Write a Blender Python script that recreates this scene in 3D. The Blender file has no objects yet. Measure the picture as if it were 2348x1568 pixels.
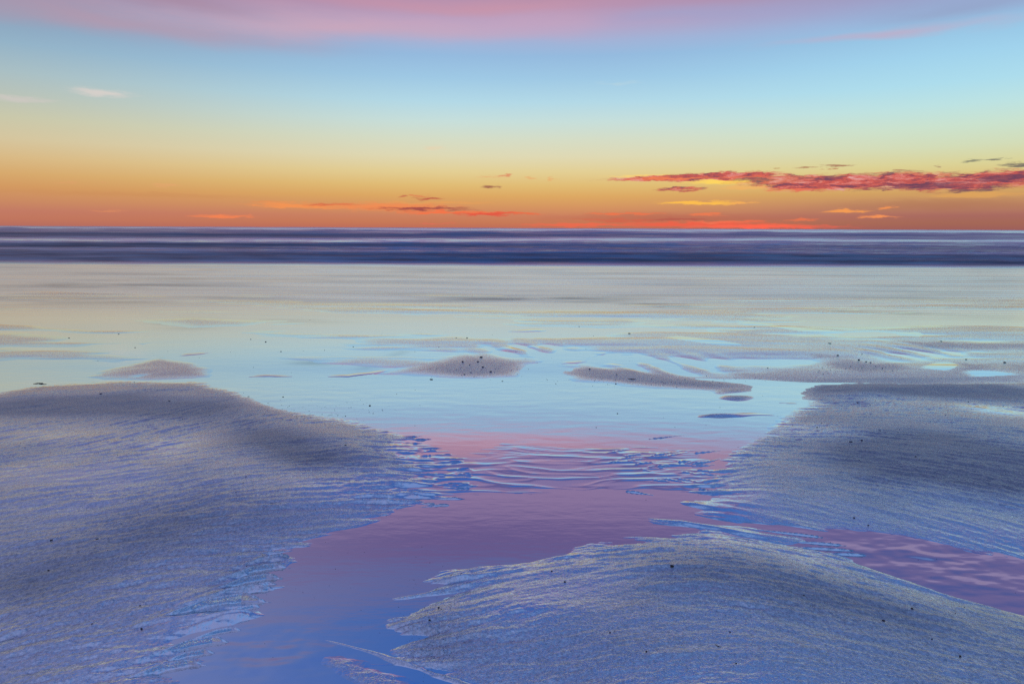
import bpy, math, random
import numpy as np
from mathutils import Matrix, Vector

random.seed(7)
scene = bpy.context.scene

# ------------------------------------------------------------------ camera
CAM_H = 1.5
PITCH = math.radians(9.42)
ROLL = math.radians(0.243)
cam_data = bpy.data.cameras.new("camera")
cam_data.sensor_width = 36.0
cam_data.lens = 24.0
cam_data.clip_start = 0.05
cam_data.clip_end = 60000.0
cam = bpy.data.objects.new("camera", cam_data)
scene.collection.objects.link(cam)
CAM_M = (Matrix.Translation((0, 0, CAM_H)) @ Matrix.Rotation(math.pi / 2 - PITCH, 4, 'X')
         @ Matrix.Rotation(ROLL, 4, 'Z'))
cam.matrix_world = CAM_M
scene.camera = cam
scene.view_settings.view_transform = 'Standard'
scene.view_settings.look = 'None'
scene.view_settings.exposure = 0.0
scene.view_settings.gamma = 1.0
scene.cycles.max_bounces = 2
scene.cycles.use_denoising = False
scene.cycles.caustics_reflective = False

F = 24.0 / 36.0 * 2348.0                     # survey units: the photo enlarged to 2348 across
R3 = np.array(CAM_M.to_3x3())


def ray(X, Y):
    """direction of the view ray through survey point (X, Y)"""
    v = np.stack([(np.asarray(X, float) - 1174.0) / F, (784.0 - np.asarray(Y, float)) / F,
                  -np.ones_like(np.asarray(X, float))], -1)
    d = v @ R3.T
    return d / np.linalg.norm(d, axis=-1, keepdims=True)


def tier(y):
    """the beach steps down gently to seaward between the near pools and the flats beyond"""
    t = np.clip((np.asarray(y, float) - 4.15) / 3.3, 0, 1)
    return -0.060 * t * t * (3 - 2 * t)


def ground(X, Y):
    d = ray(X, Y)
    z = 0.0
    for _ in range(8):
        t = (z - CAM_H) / d[..., 2]
        z = tier(d[..., 1] * t)
    return np.stack([d[..., 0] * t, d[..., 1] * t], -1)


def survey(x, y):
    p = np.stack([x, y, tier(y) - CAM_H], -1) @ R3
    w = np.maximum(-p[..., 2], 0.05)
    return 1174.0 + F * p[..., 0] / w, 784.0 - F * p[..., 1] / w


def azel(X, Y):
    d = ray(X, Y)
    return math.degrees(math.atan2(d[0], d[1])), math.degrees(math.asin(d[2]))


def lin(c):
    return tuple(((v / 255.0) / 12.92 if v <= 10.3 else ((v / 255.0 + 0.055) / 1.055) ** 2.4) for v in c) + (1.0,)


# ------------------------------------------------------------------ node helper
class NT:
    def __init__(self, tree):
        self.t = tree
        tree.nodes.clear()

    def n(self, kind, **kw):
        nd = self.t.nodes.new(kind)
        ins = kw.pop('ins', {})
        for k, v in kw.items():
            setattr(nd, k, v)
        for k, v in ins.items():
            s = nd.inputs[k]
            if isinstance(v, bpy.types.NodeSocket):
                self.t.links.new(v, s)
            else:
                s.default_value = v
        return nd

    def m(self, op, a, b=0.0, c=0.0, clamp=False):
        return self.n('ShaderNodeMath', operation=op, use_clamp=clamp, ins={0: a, 1: b, 2: c}).outputs[0]

    def vm(self, op, a, b=(0, 0, 0)):
        nd = self.n('ShaderNodeVectorMath', operation=op, ins={0: a, 1: b})
        return nd.outputs['Value'] if op in ('LENGTH', 'DOT_PRODUCT') else nd.outputs[0]

    def mixc(self, f, a, b):
        nd = self.n('ShaderNodeMix', data_type='RGBA')
        for i, v in ((0, f), (6, a), (7, b)):
            if isinstance(v, bpy.types.NodeSocket):
                self.t.links.new(v, nd.inputs[i])
            else:
                nd.inputs[i].default_value = v
        return nd.outputs[2]

    def mixf(self, f, a, b):
        nd = self.n('ShaderNodeMix', data_type='FLOAT')
        for i, v in ((0, f), (2, a), (3, b)):
            if isinstance(v, bpy.types.NodeSocket):
                self.t.links.new(v, nd.inputs[i])
            else:
                nd.inputs[i].default_value = v
        return nd.outputs[0]

    def rng(self, v, a, b, c=0.0, d=1.0, smooth=True):
        nd = self.n('ShaderNodeMapRange', interpolation_type='SMOOTHSTEP' if smooth else 'LINEAR', clamp=True,
                    ins={0: v, 1: a, 2: b, 3: c, 4: d})
        return nd.outputs[0]

    def noise(self, vec, scale, detail=3.0, rough=0.5, dist=0.0, col=False):
        nd = self.n('ShaderNodeTexNoise', ins={'Vector': vec, 'Scale': scale, 'Detail': detail,
                                               'Roughness': rough, 'Distortion': dist})
        return nd.outputs['Color' if col else 'Fac']


# ------------------------------------------------------------------ sky
world = bpy.data.worlds.new("World")
scene.world = world
world.use_nodes = True
W = NT(world.node_tree)
tc = W.n('ShaderNodeTexCoord').outputs['Generated']
sx = W.n('ShaderNodeSeparateXYZ', ins={0: tc})
el = W.m('MULTIPLY', W.m('ARCSINE', sx.outputs[2]), 180 / math.pi)
az = W.m('MULTIPLY', W.m('ARCTAN2', sx.outputs[0], sx.outputs[1]), 180 / math.pi)
P = W.n('ShaderNodeCombineXYZ', ins={0: az, 1: el}).outputs[0]

# colour by height above the horizon: (survey row or degrees, left, centre, right)
ROWS = [
    (526, (182, 108, 88), (192, 108, 80), (158, 94, 82)),
    (510, (194, 118, 86), (202, 122, 78), (166, 104, 78)),
    (495, (196, 122, 92), (206, 130, 88), (170, 106, 88)),
    (475, (204, 138, 90), (214, 148, 88), (190, 132, 92)),
    (450, (212, 152, 88), (222, 168, 90), (210, 160, 90)),
    (425, (216, 168, 100), (226, 188, 108), (222, 190, 108)),
    (395, (218, 184, 124), (228, 206, 138), (220, 210, 142)),
    (360, (214, 196, 148), (224, 216, 170), (212, 220, 175)),
    (320, (200, 198, 168), (212, 220, 198), (202, 226, 206)),
    (280, (184, 192, 180), (198, 222, 218), (188, 226, 226)),
    (235, (168, 188, 192), (178, 216, 230), (172, 220, 236)),
    (180, (146, 176, 196), (158, 200, 228), (160, 210, 236)),
    (130, (136, 160, 186), (148, 186, 222), (150, 196, 228)),
    (95, (140, 150, 178), (162, 178, 214), (152, 180, 218)),
    (60, (156, 140, 166), (182, 164, 196), (152, 162, 202)),
    (20, (164, 128, 152), (184, 148, 178), (152, 146, 182)),
    (-30, (150, 118, 146), (178, 138, 166), (150, 134, 170)),
]


def ramp_for(idx, high):
    stops = []
    for r in ROWS:
        c = r[idx]
        if r[0] >= 340:
            c = (c[0] - 2, c[1], c[2] + 9)
        stops.append((azel(1174, r[0])[1], c))
    stops += high
    stops = [(max(0.0, e), c) for e, c in stops]
    return stops


HIGH_L = [(20.0, (142, 126, 160)), (24.0, (138, 132, 172)), (29.0, (134, 140, 186)), (36, (118, 134, 194)), (47, (114, 124, 174)), (62, (146, 154, 204)), (89, (144, 150, 200))]
HIGH_C = [(19.0, (182, 150, 186)), (22.0, (150, 126, 170)), (25.5, (112, 96, 150)), (28.5, (102, 108, 166)), (32, (66, 108, 186)), (38, (60, 106, 190)), (47, (70, 104, 168)), (62, (126, 154, 214)), (89, (142, 156, 212))]
HIGH_R = [(20.0, (150, 136, 180)), (23.0, (112, 104, 158)), (28.0, (84, 94, 158)), (32.0, (104, 140, 204)), (36, (84, 130, 200)), (47, (74, 110, 168)), (62, (126, 160, 218)), (89, (138, 156, 212))]



def ramp_node(stops):
    # piecewise linear in elevation: two ramps, low sky 0..20 deg and high sky 20..90 deg
    lo = [(e / 20.0, c) for e, c in stops if e < 19.6]
    hi = [((e - 19.0) / 71.0, c) for e, c in stops if e >= 19.4]
    outs = []
    for sts, src in ((lo, W.m('DIVIDE', el, 20.0)), (hi, W.m('DIVIDE', W.m('SUBTRACT', el, 19.0), 71.0))):
        nd = W.n('ShaderNodeValToRGB', ins={0: src})
        cr = nd.color_ramp
        cr.interpolation = 'LINEAR' if sts is lo else 'EASE'
        while len(cr.elements) < min(len(sts), 32):
            cr.elements.new(0.5)
        for e, (p, c) in zip(cr.elements, sorted(sts)):
            e.position = min(1, max(0, p))
            e.color = lin(c)
        outs.append(nd.outputs[0])
    return W.mixc(W.rng(el, 17.4, 20.2), outs[0], outs[1])


soft = W.noise(W.vm('MULTIPLY', P, (0.035, 0.12, 1)), 1.0, 3, 0.55, col=True)
cL, cC, cR = ramp_node(ramp_for(1, HIGH_L)), ramp_node(ramp_for(2, HIGH_C)), ramp_node(ramp_for(3, HIGH_R))
base = W.mixc(W.rng(az, -42, -4), cL, cC)
base = W.mixc(W.rng(az, 4, 34), base, cR)

# distorted coordinates make wispy outlines
n1 = W.vm('SUBTRACT', W.noise(W.vm('MULTIPLY', P, (0.55, 3.2, 1)), 1.0, 6, 0.62, 0.2, col=True), (0.5, 0.5, 0.5))
n2 = W.vm('SUBTRACT', W.noise(W.vm('MULTIPLY', P, (0.07, 0.35, 1)), 1.0, 4, 0.5, 0.0, col=True), (0.5, 0.5, 0.5))
PW = W.vm('ADD', P, W.vm('MULTIPLY', n1, (3.6, 0.75, 0)))
PS = W.vm('ADD', P, W.vm('MULTIPLY', n2, (16.0, 2.6, 0)))
fib = W.noise(W.vm('MULTIPLY', PW, (0.9, 7.5, 1)), 1.0, 5, 0.65, 0.0)       # fibres in the lit clouds


def ellipse(X, Y, rx, ry, tilt=0.0, vec=None):
    a0, e0 = azel(X, Y)
    a1, _ = azel(X + rx, Y)
    _, e1 = azel(X, Y - ry)
    kx, ky = 1 / (abs(a1 - a0) + 1e-4), 1 / (abs(e1 - e0) + 1e-4)
    mp = W.n('ShaderNodeVectorMath', operation='MULTIPLY_ADD',
             ins={0: vec or PW, 1: (kx, ky, 0), 2: (-a0 * kx, -e0 * ky, 0)}).outputs[0]
    return W.vm('LENGTH', mp)


def cloud(X, Y, rx, ry, colour, op=1.0, tilt=0.0, edge=0.7, k=0.9, vec=None):
    """one cloud: an ellipse of sky with a wispy edge and fibres"""
    global base
    d = ellipse(X, Y, rx, ry, tilt, vec)
    v = W.m('ADD', W.m('SUBTRACT', 1.0, d), W.m('MULTIPLY', W.m('SUBTRACT', fib, 0.5), k))
    base = W.mixc(W.rng(v, 0.0, edge, 0.0, op), base, colour if isinstance(colour, bpy.types.NodeSocket) else lin(colour))


# high soft pink veils
for a in [(250, 45, 620, 52, (196, 146, 160), .60), (760, 62, 560, 42, (212, 166, 182), .75), (1150, 55, 420, 45, (200, 164, 192), .55),
          (1050, 14, 520, 26, (205, 148, 165), .65), (2060, 73, 460, 18, (192, 172, 198), .85), (1640, 44, 420, 34, (156, 164, 206), .6),
          (2250, 6, 520, 40, (144, 146, 180), .45), (300, -12, 420, 30, (160, 126, 148), .5), (1500, -6, 420, 14, (184, 140, 165), .7)]:
    cloud(a[0], a[1], a[2] * 1.1, a[3] * 1.15, a[4], a[5] * .9, 0, 1.1, 0.2, PS)
cloud(232, 214, 100, 15, (216, 208, 202), .9, -1.5, .9, .5)
cloud(45, 227, 105, 10, (206, 200, 194), .8, 1.0, .9, .5)
cloud(1000, 339, 36, 8, (236, 208, 172), .5, 0, .9, .5)
cloud(1420, 191, 52, 5, (186, 212, 222), .45, -2, .9, .5)
cloud(300, 446, 420, 9, (204, 142, 90), .45, 0, .9, .3)
cloud(2150, 470, 460, 22, (170, 112, 84), .45, 0, 1.0, .4)
cloud(1500, 500, 420, 18, (178, 92, 76), .45, 0, 1.0, .4)
for a in [(150, 420, 34, 3, (226, 160, 110), .55), (235, 418, 14, 3, (226, 160, 112), .5), (375, 425, 36, 4, (230, 165, 112), .55),
          (250, 482, 46, 5, (226, 144, 96), .55), (512, 496, 86, 6, (244, 132, 84), .95), (610, 463, 46, 3, (228, 140, 84), .6),
          (700, 471, 160, 9, (244, 148, 84), .95), (760, 469, 90, 5, (206, 100, 74), .8), (900, 475, 190, 13, (242, 140, 84), .95),
          (1000, 466, 170, 4, (232, 160, 90), .6), (970, 479, 140, 6.5, (158, 76, 74), .95), (1040, 487, 170, 5, (248, 116, 72), .9), (1130, 490, 130, 5, (226, 86, 68), .95),
          (1200, 490, 60, 4, (238, 112, 72), .8), (925, 451, 16, 4, (196, 104, 80), .85), (985, 455, 44, 6, (186, 86, 72), .95), (960, 448, 32, 3, (222, 120, 84), .7),
          (1122, 427, 24, 5, (156, 96, 80), .95), (1162, 402, 12, 4, (220, 130, 96), .8), (1130, 406, 34, 3, (230, 160, 108), .5), (1215, 409, 13, 5, (232, 162, 104), .55),
          (1264, 411, 9, 6, (234, 162, 104), .55), (1000, 512, 56, 2.4, (226, 110, 90), .7)]:
    cloud(a[0], a[1], a[2], a[3], a[4], a[5], 0, .8, 1.1)
# coral streaks on the horizon
for a in [(1330, 516, 200, 5, (240, 106, 78), .85), (1420, 505, 130, 5, (214, 98, 74), .7), (1430, 491, 120, 3.5, (240, 116, 76), .85), (1615, 493, 62, 4.5, (244, 124, 80), .8),
          (1600, 514, 300, 8, (238, 98, 74), .95), (1740, 520, 250, 6.5, (255, 104, 80), 1.0), (1660, 510, 110, 4, (244, 116, 84), .8), (1560, 503, 90, 4, (178, 84, 76), .6),
          (1830, 504, 60, 3.5, (240, 120, 78), .75), (1720, 508, 60, 3, (236, 110, 78), .7), (1800, 515, 90, 3, (238, 108, 76), .8)]:
    cloud(a[0], a[1], a[2], a[3], a[4], a[5], 0, .8, .9)
# golden streaks
for a in [(1600, 465, 120, 6.5, (252, 190, 80), 1.0, -2.2), (1700, 467, 40, 4, (250, 176, 90), .8, 3), (1945, 484, 84, 5.5, (246, 158, 84), .95, -1), (2015, 497, 52, 4.5, (248, 150, 88), .95, 0),
          (2030, 477, 24, 3.5, (246, 150, 84), .85, 0), (1490, 404, 130, 4, (250, 212, 120), .95, 0), (1690, 416, 170, 8, (255, 214, 96), .95, -1.5), (1750, 428, 150, 7, (248, 178, 100), .6, 0),
          (2230, 448, 180, 8, (234, 170, 88), .5, 0)]:
    cloud(a[0], a[1], a[2], a[3], a[4], a[5], a[6], .7, .7)
# long purple-red bank on the right
bank = W.n('ShaderNodeValToRGB', ins={0: W.noise(W.vm('MULTIPLY', PW, (0.55, 3.6, 1)), 1.0, 6, 0.72, 0.3)})
for e, (p, c) in zip([bank.color_ramp.elements[0], bank.color_ramp.elements[1]] + [bank.color_ramp.elements.new(.5) for _ in range(2)],
                     [(.34, (98, 70, 96)), (.60, (252, 146, 92)), (.43, (146, 76, 90)), (.52, (212, 94, 82))]):
    e.position, e.color = p, lin(c)
tailc = bank.outputs[0]
for a in [(1580, 409, 240, 8, 0.5, 1.0), (1670, 402, 160, 10, 0, 1.0), (1800, 413, 150, 15, 0, .9), (1870, 426, 150, 15, 0, 1.0), (2020, 416, 290, 23, -.4, 1.0),
          (2190, 420, 240, 22, .3, 1.0), (2330, 405, 170, 20, 1.2, 1.0), (1560, 434, 64, 6, -1, .9)]:
    cloud(a[0], a[1], a[2], a[3], tailc, a[5], a[4], .45, 1.0)
for a in [(2120, 426, 190, 12), (2300, 410, 110, 11), (2230, 437, 80, 6)]:
    cloud(a[0], a[1], a[2], a[3], (98, 66, 92), .75, 0, .8, 2.4)
for a in [(1540, 410, 130, 4.5, (246, 132, 84), .85), (1700, 406, 110, 4, (240, 120, 80), .6), (1830, 434, 110, 5, (240, 118, 84), .6)]:
    cloud(a[0], a[1], a[2], a[3], a[4], a[5], 0, .8, 1.2)
for a in [(1842, 384, 36, 4.5, (170, 116, 88)), (1918, 380, 42, 4.5, (164, 110, 88)), (1782, 386, 20, 3, (190, 150, 100)), (1905, 388, 16, 3, (190, 130, 94)), (2225, 371, 34, 3.5, (134, 134, 114)),
          (2275, 367, 30, 5, (118, 116, 106)), (2335, 378, 52, 6, (104, 98, 98)), (2160, 383, 18, 3, (178, 152, 116)), (2080, 392, 40, 3, (180, 140, 104))]:
    cloud(a[0], a[1], a[2], a[3], a[4], .9, 0, .7, .9)

nsk = W.n('ShaderNodeTexSky', sky_type='NISHITA', sun_disc=False, sun_elevation=math.radians(-1.5),
          sun_rotation=math.radians(14), altitude=0)
bg1 = W.n('ShaderNodeBackground', ins={'Color': base, 'Strength': 1.0})
bg2 = W.n('ShaderNodeBackground', ins={'Color': nsk.outputs[0], 'Strength': 0.006})
addb = W.n('ShaderNodeAddShader', ins={0: bg1.outputs[0], 1: bg2.outputs[0]})
wo = W.n('ShaderNodeOutputWorld', ins={'Surface': addb.outputs[0]})
world.cycles.sampling_method = 'MANUAL'
world.cycles.sample_map_resolution = 1024

# ------------------------------------------------------------------ noise in numpy
_rs = np.random.RandomState(11)
_perm = _rs.permutation(256).astype(np.int32)
_perm = np.concatenate([_perm, _perm])
_ga = _rs.rand(256).astype(np.float32) * 2 * np.pi
_gx, _gy = np.cos(_ga).astype(np.float32), np.sin(_ga).astype(np.float32)


def perlin(x, y):
    x = np.asarray(x, np.float32)
    y = np.asarray(y, np.float32)
    xf, yf = np.floor(x), np.floor(y)
    xi, yi = xf.astype(np.int32) & 255, yf.astype(np.int32) & 255
    fx, fy = x - xf, y - yf
    u = fx * fx * fx * (fx * (fx * 6 - 15) + 10)
    v = fy * fy * fy * (fy * (fy * 6 - 15) + 10)

    def g(ix, iy, dx, dy):
        h = _perm[_perm[ix & 255] + (iy & 255)]
        return _gx[h] * dx + _gy[h] * dy
    a = g(xi, yi, fx, fy)
    b = g(xi + 1, yi, fx - 1, fy)
    c = g(xi, yi + 1, fx, fy - 1)
    d = g(xi + 1, yi + 1, fx - 1, fy - 1)
    return (a + u * (b - a)) * (1 - v) + (c + u * (d - c)) * v


def fbm(x, y, o=4, g=0.5):
    s, a = 0, 1.0
    for i in range(o):
        s = s + a * perlin(x * 2 ** i + 17.3 * i, y * 2 ** i - 9.1 * i)
        a *= g
    return s


def sstep(a, b, x):
    t = np.clip((x - a) / (b - a), 0, 1)
    return t * t * (3 - 2 * t)


def blob(SX, SY, x, y, rx, ry, ang=0.0):
    c, s = math.cos(math.radians(ang)), math.sin(math.radians(ang))
    dx, dy = SX - x, SY - y
    u, v = (dx * c + dy * s) / rx, (-dx * s + dy * c) / ry
    return np.exp(-(u * u + v * v))


# ------------------------------------------------------------------ ground plan
POLY = {
    'left': [(-700, 930), (-300, 905), (0, 903), (60, 888), (130, 880), (300, 875), (470, 877), (530, 897), (610, 925), (700, 950), (800, 962), (900, 990), (960, 1020), (990, 1050),
             (1020, 1085), (1015, 1115), (985, 1140), (930, 1165), (870, 1190), (800, 1216), (730, 1238), (690, 1258), (650, 1275), (640, 1300), (625, 1335), (600, 1372),
             (565, 1405), (520, 1440), (470, 1480), (430, 1520), (400, 1568), (330, 1800), (-1400, 1800)],
    'right': [(1832, 906), (1850, 890), (1885, 881), (1990, 879), (2348, 878), (2900, 885), (3400, 1500), (2900, 1420), (2348, 1285), (2250, 1268), (2130, 1240), (2000, 1220), (1900, 1212),
              (1790, 1210), (1700, 1208), (1620, 1198), (1585, 1180), (1580, 1150), (1610, 1110), (1650, 1070), (1700, 1030), (1745, 1000), (1775, 965), (1810, 950), (1868, 924)],
    'mound': [(1478, 1190), (1560, 1196), (1640, 1212), (1780, 1240), (1900, 1264), (1960, 1282), (2050, 1316), (2200, 1364), (2348, 1396), (3000, 1500), (3300, 2100), (1300, 2100), (1170, 1610),
              (1085, 1572), (1010, 1545), (950, 1524), (880, 1495), (885, 1465), (900, 1432), (895, 1400), (915, 1376), (960, 1352), (1040, 1322), (1090, 1304),
              (1170, 1280), (1270, 1264), (1340, 1252), (1450, 1238), (1560, 1226), (1590, 1218), (1500, 1200)],
    'spit': [(700, 1456), (760, 1468), (860, 1490), (960, 1526), (1090, 1570), (1060, 1574), (950, 1534), (850, 1498), (760, 1474)],
    'lip': [(1478, 1187), (1560, 1190), (1680, 1210), (1790, 1232), (1900, 1256), (1975, 1272), (1900, 1268), (1770, 1246), (1640, 1218), (1510, 1198)],
    'patch': [(735, 1502), (790, 1508), (880, 1540), (960, 1568), (1000, 1640), (820, 1640), (790, 1560), (755, 1530)],
    'bar_a': [(175, 867), (260, 845), (370, 819), (450, 832), (502, 860), (480, 866), (330, 870)],
    'bar_b': [(860, 858), (950, 832), (1060, 807), (1130, 812), (1250, 828), (1200, 842), (1180, 862), (1080, 868), (960, 863)],
    'bar_c': [(1297, 855), (1325, 837), (1420, 842), (1500, 850), (1600, 868), (1700, 880), (1722, 886), (1680, 898), (1640, 898), (1500, 888), (1380, 879), (1320, 874)],
    'bar_d': [(1848, 812), (1950, 815), (2060, 830), (2112, 850), (2070, 858), (1980, 862), (1900, 848)],
    'bar_e': [(2050, 780), (2200, 784), (2500, 790), (2900, 800), (2500, 806), (2180, 803), (2110, 799)],
    'bar_f': [(2145, 814), (2230, 834), (2400, 826), (2900, 830), (2900, 862), (2400, 862), (2140, 864), (2190, 842)],
    'bar_h': [(1430, 772), (1560, 770), (1760, 792), (1860, 802), (1800, 812), (1640, 806), (1500, 800), (1400, 812), (1330, 828), (1400, 795)],
    'bar_i': [(300, 735), (460, 728), (640, 736), (560, 748), (430, 752)],
    'bar_j': [(-300, 760), (60, 764), (180, 776), (90, 790), (-300, 800)],
    'bar_g': [(1640, 898), (1700, 905), (1724, 920), (1690, 919), (1650, 908)],
}


CREASE = [  # thin lips of sand that break the film of water: points, height, half width
    ([(-300, 880), (0, 871), (150, 872), (300, 868), (390, 850)], .010, .07), ([(370, 819), (460, 812), (560, 800), (620, 793)], .010, .10),
    ([(480, 868), (620, 865), (800, 864), (865, 854), (950, 832)], .012, .05), ([(1230, 828), (1290, 834), (1340, 830), (1380, 815), (1415, 797)], .016, .10),
    ([(300, 778), (340, 795), (385, 803), (480, 805)], .010, .10), ([(790, 762), (850, 770), (930, 763)], .012, .16), ([(1040, 752), (1120, 757), (1200, 760), (1300, 758)], .010, .16),
    ([(1560, 734), (1700, 744), (1800, 752), (1900, 768), (2050, 780)], .012, .2), ([(1430, 772), (1550, 778), (1640, 790), (1760, 797)], .012, .12),
    ([(2050, 752), (2100, 762), (2115, 778)], .012, .14), ([(2130, 812), (2190, 838), (2150, 862)], .014, .10),
    ([(1700, 917), (1760, 922), (1868, 925)], .006, .05), ([(1610, 968), (1720, 955), (1810, 950)], .008, .05), ([(1120, 808), (1180, 800), (1260, 796)], .007, .08),
    ([(2130, 870), (2348, 862), (2600, 860)], .010, .1), ([(1300, 855), (1310, 846), (1330, 836), (1420, 840), (1560, 862)], .006, .05)]


def lip(pts, x, y, w):
    """profile of a lip of sand: short face towards the land, long smooth back to seaward"""
    px = np.array([ground(*p) for p in pts], np.float32)
    out = np.full(x.shape, 1e9, np.float32)
    cy = np.zeros_like(x)
    tt = np.zeros_like(x)
    n = len(px) - 1
    for i in range(n):
        ax, ay = px[i]
        ex, ey = px[i + 1] - px[i]
        t = np.clip(((x - ax) * ex + (y - ay) * ey) / (ex * ex + ey * ey), 0, 1)
        d = (x - ax - t * ex) ** 2 + (y - ay - t * ey) ** 2
        k = d < out
        out = np.where(k, d, out)
        cy = np.where(k, ay + t * ey, cy)
        tt = np.where(k, (i + t) / n, tt)
    ww = np.where(y > cy, 2.6 * w, .45 * w)
    return np.exp(-out / (ww * ww)) * np.clip(np.sin(np.pi * tt) * 1.6, 0, 1), np.sqrt(out), tt, y > cy


def spike_set():
    """flame-shaped tongues of sand where ripples run out into the pool: (points, height, width)"""
    out = []
    r = np.random.RandomState(3)
    for X, Y, L, hh in [(676, 1279, 90, .8), (667, 1302, 110, .9), (654, 1327, 120, .9), (634, 1353, 140, 1.0), (622, 1381, 190, 1.4), (590, 1408, 70, .6), (586, 1418, 100, .8), (530, 1472, 120, .9),
                        (640, 1340, 70, .5), (603, 1392, 60, .5), (478, 1526, 130, .8), (560, 1445, 80, .5), (500, 1498, 90, .6)]:
        out.append(([(X, Y), (X - .35 * L, Y - .03 * L), (X - .8 * L, Y + .05 * L), (X - 1.4 * L, Y + .24 * L), (X - 2.2 * L, Y + .55 * L)], .013 * hh, .012 * (.6 + .5 * hh)))
    for k in range(46):                        # thin lenses on the west flank of the neck
        Y = r.uniform(990, 1165)
        X = 985 + 130 * sstep(990, 1110, Y) - 60 * sstep(1110, 1165, Y) + r.uniform(-120, 25)
        L = r.uniform(35, 110)
        out.append(([(X, Y), (X - .4 * L, Y + r.uniform(-2, 3)), (X - L, Y + r.uniform(-3, 5))], r.uniform(.0035, .006), r.uniform(.011, .016)))
    for k in range(34):                        # and on the east flank
        X = r.uniform(1380, 1600)
        Y = 1062 + (X - 1480) * .18 + r.randn() * 22
        L, sl = r.uniform(30, 90), r.uniform(-.25, -.05) if Y < 1075 else r.uniform(.02, .2)
        out.append(([(X, Y), (X + .5 * L, Y + sl * .4 * L), (X + L, Y + sl * .9 * L)], r.uniform(.0035, .006), r.uniform(.012, .017)))
    for X, Y, L, sl in [(1950, 1252, 190, -.08), (1900, 1234, 190, -.12), (1975, 1264, 210, -.06), (2000, 1274, 150, -.05)]:
        out.append(([(X, Y), (X - .4 * L, Y + sl * .4 * L), (X - L, Y + sl * L)], .005, .012))
    return out


def sdist(poly, x, y):
    """signed distance, positive inside"""
    px = np.array([ground(*p) for p in poly], np.float32)
    out = np.full(x.shape, 1e9, np.float32)
    ins = np.zeros(x.shape, bool)
    n = len(px)
    for i in range(n):
        ax, ay = px[i]
        bx, by = px[(i + 1) % n]
        ex, ey = bx - ax, by - ay
        t = np.clip(((x - ax) * ex + (y - ay) * ey) / (ex * ex + ey * ey), 0, 1)
        out = np.minimum(out, (x - ax - t * ex) ** 2 + (y - ay - t * ey) ** 2)
        if ay != by:
            c = ((ay > y) != (by > y)) & (x < (bx - ax) * (y - ay) / (by - ay) + ax)
            ins ^= c
    out = np.sqrt(out)
    return np.where(ins, out, -out)


# streak directions drawn on the survey, turned into directions on the ground
FLOW = [(100, 1100, 1, -.12), (400, 1150, 1, -.22), (800, 1100, 1, -.06), (200, 1400, 1, -.36), (430, 1390, 1, -.30), (560, 1330, 1, -.02), (560, 1390, 1, -.12), (640, 1290, 1, .02), (400, 1510, 1, -.25), (700, 1220, 1, -.14),
        (950, 1080, 1, .02), (1000, 1130, 1, 0.0), (300, 1000, 1, -.3), (60, 1250, 1, -.2), (500, 960, 1, -.25), (800, 1180, 1, -.12),
        (1900, 1050, 1, .12), (2200, 1100, 1, .2), (2200, 1220, 1, .3), (1900, 1160, 1, .3), (1650, 1100, 1, -.2), (2200, 900, 1, .1), (1600, 1180, 1, .2),
        (1000, 1370, 1, -.35), (950, 1450, 1, -.3), (1200, 1300, 1, -.15), (1450, 1250, 1, -.05), (1700, 1250, 1, .15), (2000, 1350, 1, .35), (2250, 1420, 1, .25), (2000, 1480, 1, .25),
        (1300, 1450, 1, -.3), (1600, 1500, 1, -.12), (1300, 1350, 1, -.32), (1700, 1400, 1, .3), (2200, 1540, 1, .15), (1100, 1540, 1, .05), (600, 1480, 1, .15), (850, 1530, 1, .4),
        (1200, 800, 1, 0), (300, 800, 1, 0), (2100, 800, 1, 0)]
_fp = np.array([ground(a, b) for a, b, _, _ in FLOW])
_fd = np.array([ground(a + 8 * c, b + 8 * d) - ground(a, b) for a, b, c, d in FLOW])
_fd /= np.linalg.norm(_fd, axis=1, keepdims=True)
GX, GY = np.linspace(-7, 7, 141), np.linspace(0.5, 12.5, 121)
_gxm, _gym = np.meshgrid(GX, GY)
_w = 1.0 / (((_gxm[..., None] - _fp[:, 0]) ** 2 + (_gym[..., None] - _fp[:, 1]) ** 2) ** 1.3 + 0.02)
FDX = (_w * _fd[:, 0]).sum(-1) / _w.sum(-1)
FDY = (_w * _fd[:, 1]).sum(-1) / _w.sum(-1)
_l = np.hypot(FDX, FDY)
FDX, FDY = (FDX / _l).astype(np.float32), (FDY / _l).astype(np.float32)


def flow(x, y):
    u = np.clip((x + 7) / 0.1, 0, 139.99)
    v = np.clip((y - 0.5) / 0.1, 0, 119.99)
    i, j = u.astype(np.int32), v.astype(np.int32)
    fu, fv = u - i, v - j

    def s(A):
        return (A[j, i] * (1 - fu) + A[j, i + 1] * fu) * (1 - fv) + (A[j + 1, i] * (1 - fu) + A[j + 1, i + 1] * fu) * fv
    return s(FDX), s(FDY)


def streaks(x, y, freq, length, n, ph=0.0):
    """noise smeared along the flow: ridges that run with the water"""
    acc = perlin(x * freq + ph, y * freq + ph)
    wsum = 1.0
    st = length / n
    for sgn in (1, -1):
        cx, cy = x.copy(), y.copy()
        for k in range(1, n + 1):
            dx, dy = flow(cx, cy)
            cx += sgn * st * dx
            cy += sgn * st * dy
            w = 0.5 + 0.5 * math.cos(math.pi * k / (n + 1))
            acc = acc + w * perlin(cx * freq + ph, cy * freq + ph)
            wsum += w
    return acc / math.sqrt(wsum) * 1.6


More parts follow.
